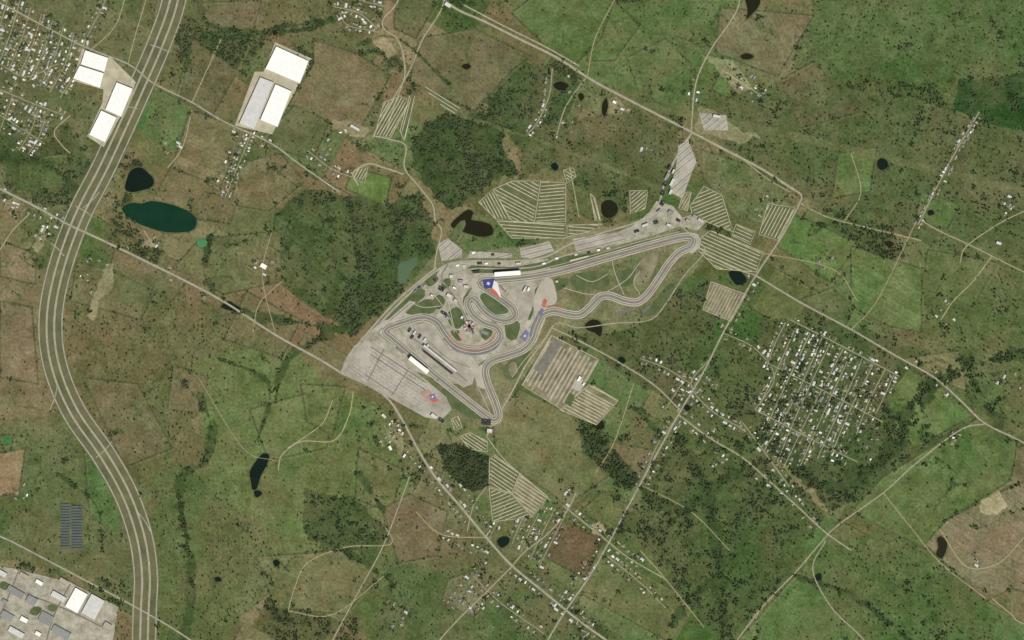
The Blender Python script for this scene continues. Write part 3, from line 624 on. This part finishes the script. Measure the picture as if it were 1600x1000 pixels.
for x,y,l,w,an,m in ((678,650,10,5,34,'white2'),(690,657,9,5,34,'dark'),(632,712,6,3,-60,'white'),(905,592,8,4,-60,'white'),(912,600,5,3,-60,'white'),(1120,182,12,4,10,'white2'),(960,160,6,4,30,'white'),(555,200,16,4,30,'white2'),(600,650,8,4,45,'white2'),(610,700,7,4,60,'white'),
   (820,452,10,3,-60,'white2'),(826,452,6,3,-70,'white'),(690,452,8,6,30,'dark'),(702,462,8,5,30,'white2'),(712,470,6,5,30,'wall'),(694,490,10,4,30,'dark'),(722,496,5,4,-60,'white2'),(728,448,7,4,5,'white2'),(745,425,12,4,-8,'dark'),(720,440,7,5,5,'grey'),(705,432,5,5,5,'white2'),
   (700,497,6,4,30,'grey'),(1035,318,8,5,-60,'dark'),(1046,262,8,4,-62,'dark'),(1043,275,9,5,-62,'grey'),(1040,288,8,5,-62,'dark'),(1050,285,12,4,-62,'white2'),(1036,302,9,5,-62,'dark'),(1048,300,8,4,-62,'white2'),(760,660,14,8,5,'dark'),(765,673,8,6,5,'white2'),(655,450,6,3,-45,'blue'),(649,455,5,2,-45,'fblue'),(1095,345,10,4,30,'wall'),(1085,338,6,4,20,'grey'),(870,440,4,3,0,'white2'),(1560,380,8,4,20,'white2'),(700,8,10,6,30,'white2'),
   (1008,352,10,4,-20,'white2'),(1025,348,8,4,-20,'dark'),(1045,352,7,4,20,'white2'),(995,362,8,3,-18,'dark'),(750,412,8,3,-4,'dark'),(810,412,8,3,-4,'white2'),(680,438,5,4,30,'dark'),(710,450,5,3,30,'white'),(675,462,5,4,30,'white2'),(1030,330,7,4,-40,'grey'),(1052,268,7,3,-62,'white2'),(1048,332,8,5,30,'greyroof'),(1060,345,6,4,30,'dark'),(1075,345,7,4,25,'tan')):
    flat('circuit_building' if 560<x<1110 and 250<y<690 else 'commercial_building',rect(x,y,l,w,an),9,m,units=2,docks=False)
for i,(x,y) in enumerate(((648,520),(656,526),(664,531),(640,516),(668,541),(644,527))): flat('team_hospitality_building',rect(x,y,7,3.2,-55),8,'dark' if i%2 else 'white2',units=1,docks=False)
flat('pit_building',rect(688,560,66,3.2,38.5),14,'white2',units=18,docks=False); flat('pit_lane_canopy',rect(684,566,60,2.6,38.5),10,'dark',units=0)
grandstand('main_grandstand',655,570,36,7,180+38.5,24,True,'grey','white'); grandstand('grandstand',626,547,14,5,180+38.5,14,False,'dark'); grandstand('grandstand',693,600,20,4,180+38.5,12,False,'grey')
grandstand('grandstand',793,428,40,7,-4,22,True,'dark','white'); grandstand('grandstand',975,487,26,4.5,168,12,False,'dark'); grandstand('grandstand',1010,484,14,4,140,12,False,'dark')
grandstand('grandstand',720,525,12,5,-120,14,False,'red'); grandstand('grandstand',757,520,12,5,200,14,False,'fblue')
grandstand('grandstand',785,452,14,3,45,10,False,'dark'); grandstand('grandstand',905,404,30,2.6,-14,8,False,'wall')
for x,y in ((870,404),(900,398),(935,391),(740,395),(770,398),(715,415),(725,416),(760,412),(780,412),(950,388),(920,395),(850,412)): flat('spectator_tent',rect(x,y,5,3,-10),4,random.choice(['white','white2','dark']),units=0,docks=False,clear=False)
b=MB()
for i in range(16):
    for r0,r1,hh_ in ((12,19,2),(19,26,4),(26,32,6)):
        a0,a1=i*.3927,(i+.86)*.3927
        q=[(r0*math.cos(a0),r0*math.sin(a0)),(r1*math.cos(a0),r1*math.sin(a0)),(r1*math.cos(a1),r1*math.sin(a1)),(r0*math.cos(a1),r0*math.sin(a1))]
        b.prism(q,0,hh_,'wall',('red','white2','fblue','tan')[i%4])
b.prism([(9*math.cos(t_),9*math.sin(t_)) for t_ in np.linspace(0,6.0,13)],0,1,'wall','dark')
b.obj('amphitheatre',W(733,510))
b=MB()
for i in range(8):
    a_=i*math.pi/4; b.box(4*math.cos(a_),4*math.sin(a_),0,.7,.7,66,'wpaint')
for z in range(6,66,6): b.box(0,0,z,7,7,.4,'steel')
b.box(0,0,0,3,3,72,'wpaint')
b.prism([(8*math.cos(t_),8*math.sin(t_)) for t_ in np.linspace(0,2*math.pi*11/12,12)],66,67,'steel','grey')
for i in range(10): b.box(-6-i*.9,-6+i*1.3,0,.6,.6,max(4,70-i*6.5),'red')
b.obj('observation_tower',W(741,522))
poly('solar_farm_yard',[(93,782),(133,797),(128,858),(96,866)],'lotgrass',.2)
b=MB()
for i in range(17):
    y=788+i*4.4
    for x0,x1 in ((95,109),(112,129)):
        yy=y+ (3 if x0>100 else 0)
        if yy>858: continue
        a1=W(x0,yy+1.1,1.2);a2=W(x1,yy+1.1,1.2);a3=W(x1,yy-.9,4);a4=W(x0,yy-.9,4); b.face([a1,a2,a3,a4],'panel')
        for k in range(4):
            p=W(x0+1+(x1-x0-2)*k/3,yy,0); b.box(p[0],p[1],0,.4,.4,2.2,'steel')
b.obj('solar_panel_array')
hm=[]
for i in range(10):
    b=MB(); L=[15,17,20,13,22,16,12,18,24,14][i]; D=[9,10,11,8,6,10,7,12,12,9][i]; h_=3.2; rh=2.4 if i!=4 else .8
    rm=['white','greyroof','white2','brownroof','tan','grey','white2','greyroof','white2','tan'][i]
    b.prism([(-L/2,-D/2),(L/2,-D/2),(L/2,D/2),(-L/2,D/2)],0,h_,'wall','wall')
    e=.5
    b.face([(-L/2-e,-D/2-e,h_+.02),(L/2+e,-D/2-e,h_+.02),(L/2+e,0,h_+rh),(-L/2-e,0,h_+rh)],rm); b.face([(L/2+e,D/2+e,h_+.02),(-L/2-e,D/2+e,h_+.02),(-L/2-e,0,h_+rh),(L/2+e,0,h_+rh)],rm)
    for sx in(-1,1): b.face([(sx*L/2,-D/2,h_),(sx*L/2,D/2,h_),(sx*L/2,0,h_+rh)],'wall')
    for sy in(-1,1):
        for k in range(3):
            x=-L/3+k*L/3; y=sy*(D/2+.05); w_=.5 if k==1 else .8; z0=0.05 if k==1 else 1
            b.face([(x-w_,y,z0),(x+w_,y,z0),(x+w_,y,2.3),(x-w_,y,2.3)],'brownroof' if k==1 else 'glass')
    b.box(L/4,-D/4,h_,.8,.8,rh+.9,'brownroof')
    if i in(2,7): b.box(L/2-3,-D/2-3,0,6,6,h_-.3,'wall',rm)
    hm.append(b.data('house'))
hp=[]
for x,y,an in houses:
    if not(-20<x<1620 and -20<y<1020): continue
    j=int((x-U0)/ST);i=int((y-V0)/ST)
    if clr[i,j] or any(abs(x-a)<3 and abs(y-c)<3 for a,c in hp): continue
    hp.append((x,y))
    o=bpy.data.objects.new('house',random.choice(hm)); o.location=W(x,y); k=random.uniform(.6,1.05); o.scale=(k,k,1); o.rotation_euler=(0,0,-math.radians(an)); link(o)
for x,y in hp:
    dx=random.uniform(-3,3);dy=random.uniform(-3,3)
    s=sl(x-5,x+5,y-5,y+5); D=np.hypot(GU[s]-x-dx*.4,GV[s]-y-dy*.4)+(n3[s]-.5)*6
    m=(D<random.uniform(2.0,3.8))[...,None]; c=np.array(random.choice([(142,134,104),(110,108,80),(88,100,60),(90,98,60),(152,144,114)]),float)
    col[s]=np.where(m,col[s]*.45+c*.55,col[s]); clr[s]|=np.hypot(GU[s]-x,GV[s]-y)<2.0
    dens[s]=np.where(np.hypot(GU[s]-x,GV[s]-y)<9,np.maximum(dens[s],.55),dens[s])
# ---------------------------------------------------------------- TERRAIN MESH
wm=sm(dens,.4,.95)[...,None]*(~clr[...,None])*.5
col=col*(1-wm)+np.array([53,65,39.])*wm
col+= (n3[...,None]-.5)*26*np.array([1,1,.8]) + (n5[...,None]-.5)*14
rd=sm(fbm(DX,DY,60,5,61),.54,.72)[...,None]; col=col*(1-rd*.3)+np.array([110,99,72.])*rd*.3
col=col*np.array([1.05,1.05,1.03]); col=np.clip(col,20,230)/255.
lc=np.where(col<=.04045,col/12.92,((col+.055)/1.055)**2.4)/GAIN
ue=np.concatenate([[-9000,-3000,-800],us,[2400,4600,10600]]); ve=np.concatenate([[-9000,-3000,-700],vs,[1700,4000,10000]])
lcp=np.pad(lc,((3,3),(3,3),(0,0)),mode='edge')
avg=lin((84,92,58))
for k in (0,1): lcp[k,:]=avg; lcp[-1-k,:]=avg; lcp[:,k]=avg; lcp[:,-1-k]=avg
X,Y=np.meshgrid(ue,ve); h2,w2=X.shape
vv=np.zeros((h2*w2,3),np.float32); vv[:,0]=((X-800)*S).ravel(); vv[:,1]=((500-Y)*S).ravel()
idx=np.arange(h2*w2).reshape(h2,w2); q=np.stack([idx[:-1,:-1],idx[1:,:-1],idx[1:,1:],idx[:-1,1:]],-1).reshape(-1,4).astype(np.int32)
me=bpy.data.meshes.new('ground'); me.vertices.add(len(vv)); me.vertices.foreach_set('co',vv.ravel()); me.loops.add(q.size); me.loops.foreach_set('vertex_index',q.ravel())
me.polygons.add(len(q)); me.polygons.foreach_set('loop_start',np.arange(0,q.size,4,dtype=np.int32)); me.polygons.foreach_set('loop_total',np.full(len(q),4,np.int32)); me.update(calc_edges=True)
ca=me.color_attributes.new('landcover','FLOAT_COLOR','POINT'); c4=np.ones((h2*w2,4),np.float32); c4[:,:3]=lcp.reshape(-1,3); ca.data.foreach_set('color',c4.ravel())
gm=bpy.data.materials.new('grassland'); gm.use_nodes=True; nt=gm.node_tree; bs=nt.nodes['Principled BSDF']; bs.inputs['Roughness'].default_value=1; bs.inputs['Specular IOR Level'].default_value=.05
at=nt.nodes.new('ShaderNodeAttribute'); at.attribute_name='landcover'; geo=nt.nodes.new('ShaderNodeNewGeometry')
def ramp(scale,lo,hi,p0=.35,p1=.65,det=4):
    n=nt.nodes.new('ShaderNodeTexNoise'); n.inputs['Scale'].default_value=scale; n.inputs['Detail'].default_value=det; nt.links.new(geo.outputs['Position'],n.inputs['Vector'])
    m=nt.nodes.new('ShaderNodeMapRange'); m.inputs[1].default_value=p0;m.inputs[2].default_value=p1;m.inputs[3].default_value=lo;m.inputs[4].default_value=hi; nt.links.new(n.outputs['Fac'],m.inputs[0]); return m.outputs[0]
def mul(a,b_):
    m=nt.nodes.new('ShaderNodeMath'); m.operation='MULTIPLY'; nt.links.new(a,m.inputs[0]); nt.links.new(b_,m.inputs[1]); return m.outputs[0]
k=mul(ramp(.07,.78,1.2),ramp(.012,.9,1.1,det=8))
vm=nt.nodes.new('ShaderNodeVectorMath'); vm.operation='SCALE'; nt.links.new(at.outputs['Color'],vm.inputs[0]); nt.links.new(k,vm.inputs['Scale']); nt.links.new(vm.outputs[0],bs.inputs['Base Color'])
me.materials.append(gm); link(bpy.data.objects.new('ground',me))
# ---------------------------------------------------------------- TREES
def leafmat():
    m=bpy.data.materials.new('foliage'); m.use_nodes=True; nt=m.node_tree; b=nt.nodes['Principled BSDF']; b.inputs['Roughness'].default_value=.9; b.inputs['Specular IOR Level'].default_value=.1
    oi=nt.nodes.new('ShaderNodeObjectInfo'); r=nt.nodes.new('ShaderNodeValToRGB'); nt.links.new(oi.outputs['Random'],r.inputs['Fac'])
    e=r.color_ramp.elements; e[0].position=0; e[0].color=(.038,.058,.025,1); e[1].position=1; e[1].color=(.120,.116,.066,1)
    x=e.new(.45); x.color=(.060,.090,.034,1); x=e.new(.8); x.color=(.084,.108,.046,1)
    at=nt.nodes.new('ShaderNodeAttribute'); at.attribute_name='shade'; v=nt.nodes.new('ShaderNodeVectorMath'); v.operation='SCALE'
    nt.links.new(r.outputs['Color'],v.inputs[0]); nt.links.new(at.outputs['Fac'],v.inputs['Scale']); nt.links.new(v.outputs[0],b.inputs['Base Color']); return m
M['leaf']=leafmat(); M['bark']=mat('bark',(92,80,66),.2,1)
def tree(b,sh,x0,y0,R,H,n,sz):
    k=6
    for i in range(k):
        a0,a1=i*6.283/k,(i+1)*6.283/k; r0,r1=.35,.15
        b.face([(x0+r0*math.cos(a0),y0+r0*math.sin(a0),0),(x0+r0*math.cos(a1),y0+r0*math.sin(a1),0),(x0+r1*math.cos(a1),y0+r1*math.sin(a1),H*.7),(x0+r1*math.cos(a0),y0+r1*math.sin(a0),H*.7)],'bark'); sh.append(1)
    for i in range(4):
        a=random.uniform(0,6.28); dx,dy=math.cos(a),math.sin(a); z=H*random.uniform(.3,.55)
        b.face([(x0-dy*.12,y0+dx*.12,z),(x0+dy*.12,y0-dx*.12,z),(x0+dx*R*.7,y0+dy*R*.7,z+H*.25)],'bark'); sh.append(1)
    lobes=[(random.uniform(-.5,.5)*R,random.uniform(-.5,.5)*R,random.uniform(-.15,.25)*H,random.uniform(.45,.7)*R,random.uniform(.75,1.25)) for _ in range(5)]
    for i in range(n):
        lx,ly,lz,lr,ls=random.choice(lobes); v=np.array([random.gauss(0,1) for _ in range(3)]); v/=np.linalg.norm(v)+1e-6; v*=lr*random.uniform(.55,1)
        c=np.array([x0+lx+v[0],y0+ly+v[1],H*.62+lz+v[2]*.8])
        n_=v/np.linalg.norm(v)+np.array([random.gauss(0,.5),random.gauss(0,.5),random.gauss(0,.5)+.5]); n_/=np.linalg.norm(n_)
        t1=np.cross(n_,[.3,.5,.8]); t1/=np.linalg.norm(t1); t2=np.cross(n_,t1); s_=sz*random.uniform(.6,1.3)
        b.face([c+t1*s_,c+t2*s_*.8,c-t1*s_*.7,c-t2*s_],'leaf'); sh.append(ls*random.uniform(.7,1.3))
def proto(name,specs):
    b=MB(); sh=[]
    for s_ in specs: tree(b,sh,*s_)
    me=b.data(name); at=me.attributes.new('shade','FLOAT','FACE'); at.data.foreach_set('value',sh)
    return bpy.data.objects.new(name,me)
protos=[proto('oak_tree',[(0,0,5.0,8,110,1.2)]),proto('elm_tree',[(0,0,5.8,9,130,1.3)]),proto('shrub',[(0,0,3,4.2,60,.8)])]
groves=[]
for g in range(5):
    sp=[]
    for i in range(8):
        sp.append((random.uniform(-13,13),random.uniform(-13,13),random.uniform(3.6,6.2),random.uniform(6,10),65,1.5))
    groves.append(proto('tree_grove',sp))
def scatter(name,pts,scl,ob):
    me=bpy.data.meshes.new(name); me.vertices.add(len(pts)); co=np.zeros((len(pts),3),np.float32); co[:,0]=(pts[:,0]-800)*S; co[:,1]=(500-pts[:,1])*S; me.vertices.foreach_set('co',co.ravel())
    a=me.attributes.new('scl','FLOAT','POINT'); a.data.foreach_set('value',scl.astype(np.float32)); me.update()
    o=link(bpy.data.objects.new(name,me)); ng=bpy.data.node_groups.new(name,'GeometryNodeTree')
    ng.interface.new_socket('Geometry',in_out='INPUT',socket_type='NodeSocketGeometry'); ng.interface.new_socket('Geometry',in_out='OUTPUT',socket_type='NodeSocketGeometry')
    N=ng.nodes; gi=N.new('NodeGroupInput'); go=N.new('NodeGroupOutput'); ip=N.new('GeometryNodeInstanceOnPoints'); oi=N.new('GeometryNodeObjectInfo'); oi.inputs['Object'].default_value=ob; oi.inputs['As Instance'].default_value=True
    na=N.new('GeometryNodeInputNamedAttribute'); na.data_type='FLOAT'; na.inputs['Name'].default_value='scl'; rv=N.new('FunctionNodeRandomValue'); rv.data_type='FLOAT_VECTOR'; rv.inputs[0].default_value=(0,0,0); rv.inputs[1].default_value=(0,0,6.283)
    Lk=ng.links; Lk.new(gi.outputs[0],ip.inputs['Points']); Lk.new(oi.outputs['Geometry'],ip.inputs['Instance']); Lk.new(rv.outputs[0],ip.inputs['Rotation']); Lk.new(na.outputs['Attribute'],ip.inputs['Scale']); Lk.new(ip.outputs[0],go.inputs[0])
    md=o.modifiers.new('scatter','NODES'); md.node_group=ng; return o
dd=np.where(clr,0,dens)
def samp(sp,fn):
    gx,gy=np.meshgrid(np.arange(-110,1710,sp),np.arange(-90,1090,sp)); x=gx.ravel()+rng.uniform(-.6,.6,gx.size)*sp; y=gy.ravel()+rng.uniform(-.6,.6,gx.size)*sp
    d=dd[np.clip(((y-V0)/ST).round().astype(int),0,H_-1),np.clip(((x-U0)/ST).round().astype(int),0,W_-1)]
    k=rng.random(x.size)<fn(d); return np.stack([x[k],y[k]],1)
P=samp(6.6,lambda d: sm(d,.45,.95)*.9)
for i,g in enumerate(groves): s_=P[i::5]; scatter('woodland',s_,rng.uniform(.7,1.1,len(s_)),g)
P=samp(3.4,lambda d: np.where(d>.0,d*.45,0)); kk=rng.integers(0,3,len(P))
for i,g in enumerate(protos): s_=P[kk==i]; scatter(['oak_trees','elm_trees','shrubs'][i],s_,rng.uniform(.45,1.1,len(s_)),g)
# ---------------------------------------------------------------- CARS
def car(c,long=0):
    b=MB(); L=4.6+long; w=1.9
    b.prism([(-L/2,-w/2),(L/2,-w/2),(L/2,w/2),(-L/2,w/2)],.35,.95+long*.1,c,c)
    x0,x1=-L*.32,L*.22; z0=.95+long*.1; z1=z0+.55; i_=.2
    B=[(x0,-w/2+.05),(x1,-w/2+.05),(x1,w/2-.05),(x0,w/2-.05)]; T=[(x0+.35,-w/2+i_),(x1-.5,-w/2+i_),(x1-.5,w/2-i_),(x0+.35,w/2-i_)]
    for k in range(4): p,q_=B[k],B[(k+1)%4]; r_,s_=T[(k+1)%4],T[k]; b.face([(*p,z0),(*q_,z0),(*r_,z1),(*s_,z1)],'glass')
    b.face([(*p,z1) for p in T],c)
    for sx in(-.32,.32):
        for sy in(-1,1):
            pts=[(sx*L+.34*math.cos(t_),.34+.34*math.sin(t_)) for t_ in np.linspace(0,2*math.pi*9/10,10)]
            b.face([(p[0],sy*w/2+sy*.02,p[1]) for p in (pts if sy<0 else pts[::-1])],'rubber'); b.face([(p[0],sy*(w/2-.2),p[1]) for p in (pts[::-1] if sy<0 else pts)],'rubber')
    return b
cars=[car(c).data('car') for c in ('white','grey','dark','red','blue','white2')]; truck=car('white',6).data('truck')
for n_,q_,w_ in roads[:8]+[('highway',[tuple(x) for x in offs(smooth(hw),6)],3),('highway',[tuple(x) for x in offs(smooth(hw),-6)],3)]:
    for _ in range(9):
        i=random.randrange(len(q_)-1); (x,y),(x2,y2)=q_[i],q_[i+1]; big=random.random()<.3
        o=bpy.data.objects.new('truck' if big else 'car',truck if big else random.choice(cars)); an=math.atan2(-(y2-y),x2-x); sd=random.choice((-1,1))*w_*.25
        o.location=W(x-math.sin(-an)*sd,y+math.cos(-an)*sd,.75); o.rotation_euler=(0,0,an+(math.pi if sd<0 else 0)); link(o)
pts=[]
for a_,b_ in s1:
    n_=int(np.hypot(*(b_-a_))/1.0)
    for i in range(n_):
        if random.random()<.12: pts.append(a_+(b_-a_)*i/n_+np.array([random.uniform(-.4,.4),1]))
for i,c in enumerate((0,2)): s_=np.array(pts[i::2]); po=bpy.data.objects.new('car',cars[c]); o=scatter('parked_cars',s_,np.ones(len(s_)),po); o.location.z=1
# ---------------------------------------------------------------- LIGHT / CAMERA
az,el=math.radians(150),math.radians(50)
D=Vector((math.cos(el)*math.sin(az),math.cos(el)*math.cos(az),math.sin(el)))
sun=bpy.data.lights.new('sun','SUN'); sun.energy=4.1; sun.angle=math.radians(.53); sun.color=(1,.96,.88); so=link(bpy.data.objects.new('sun',sun)); so.rotation_euler=D.to_track_quat('Z','Y').to_euler(); so.location=(0,0,3000)
w=bpy.data.worlds.new('World'); scn.world=w; w.use_nodes=True; nt=w.node_tree; sk=nt.nodes.new('ShaderNodeTexSky'); sk.sky_type='NISHITA'; sk.sun_disc=False; sk.sun_elevation=el; sk.sun_rotation=az
nt.links.new(sk.outputs[0],nt.nodes['Background'].inputs[0]); nt.nodes['Background'].inputs[1].default_value=.08
cam=bpy.data.cameras.new('camera'); HH=9500; cam.sensor_width=36; cam.lens=36*HH/(1600*S); cam.clip_start=10; cam.clip_end=60000
co=link(bpy.data.objects.new('camera',cam)); co.location=(0,0,HH); scn.camera=co
scn.view_settings.view_transform='Standard'; scn.view_settings.look='None'; scn.view_settings.exposure=0
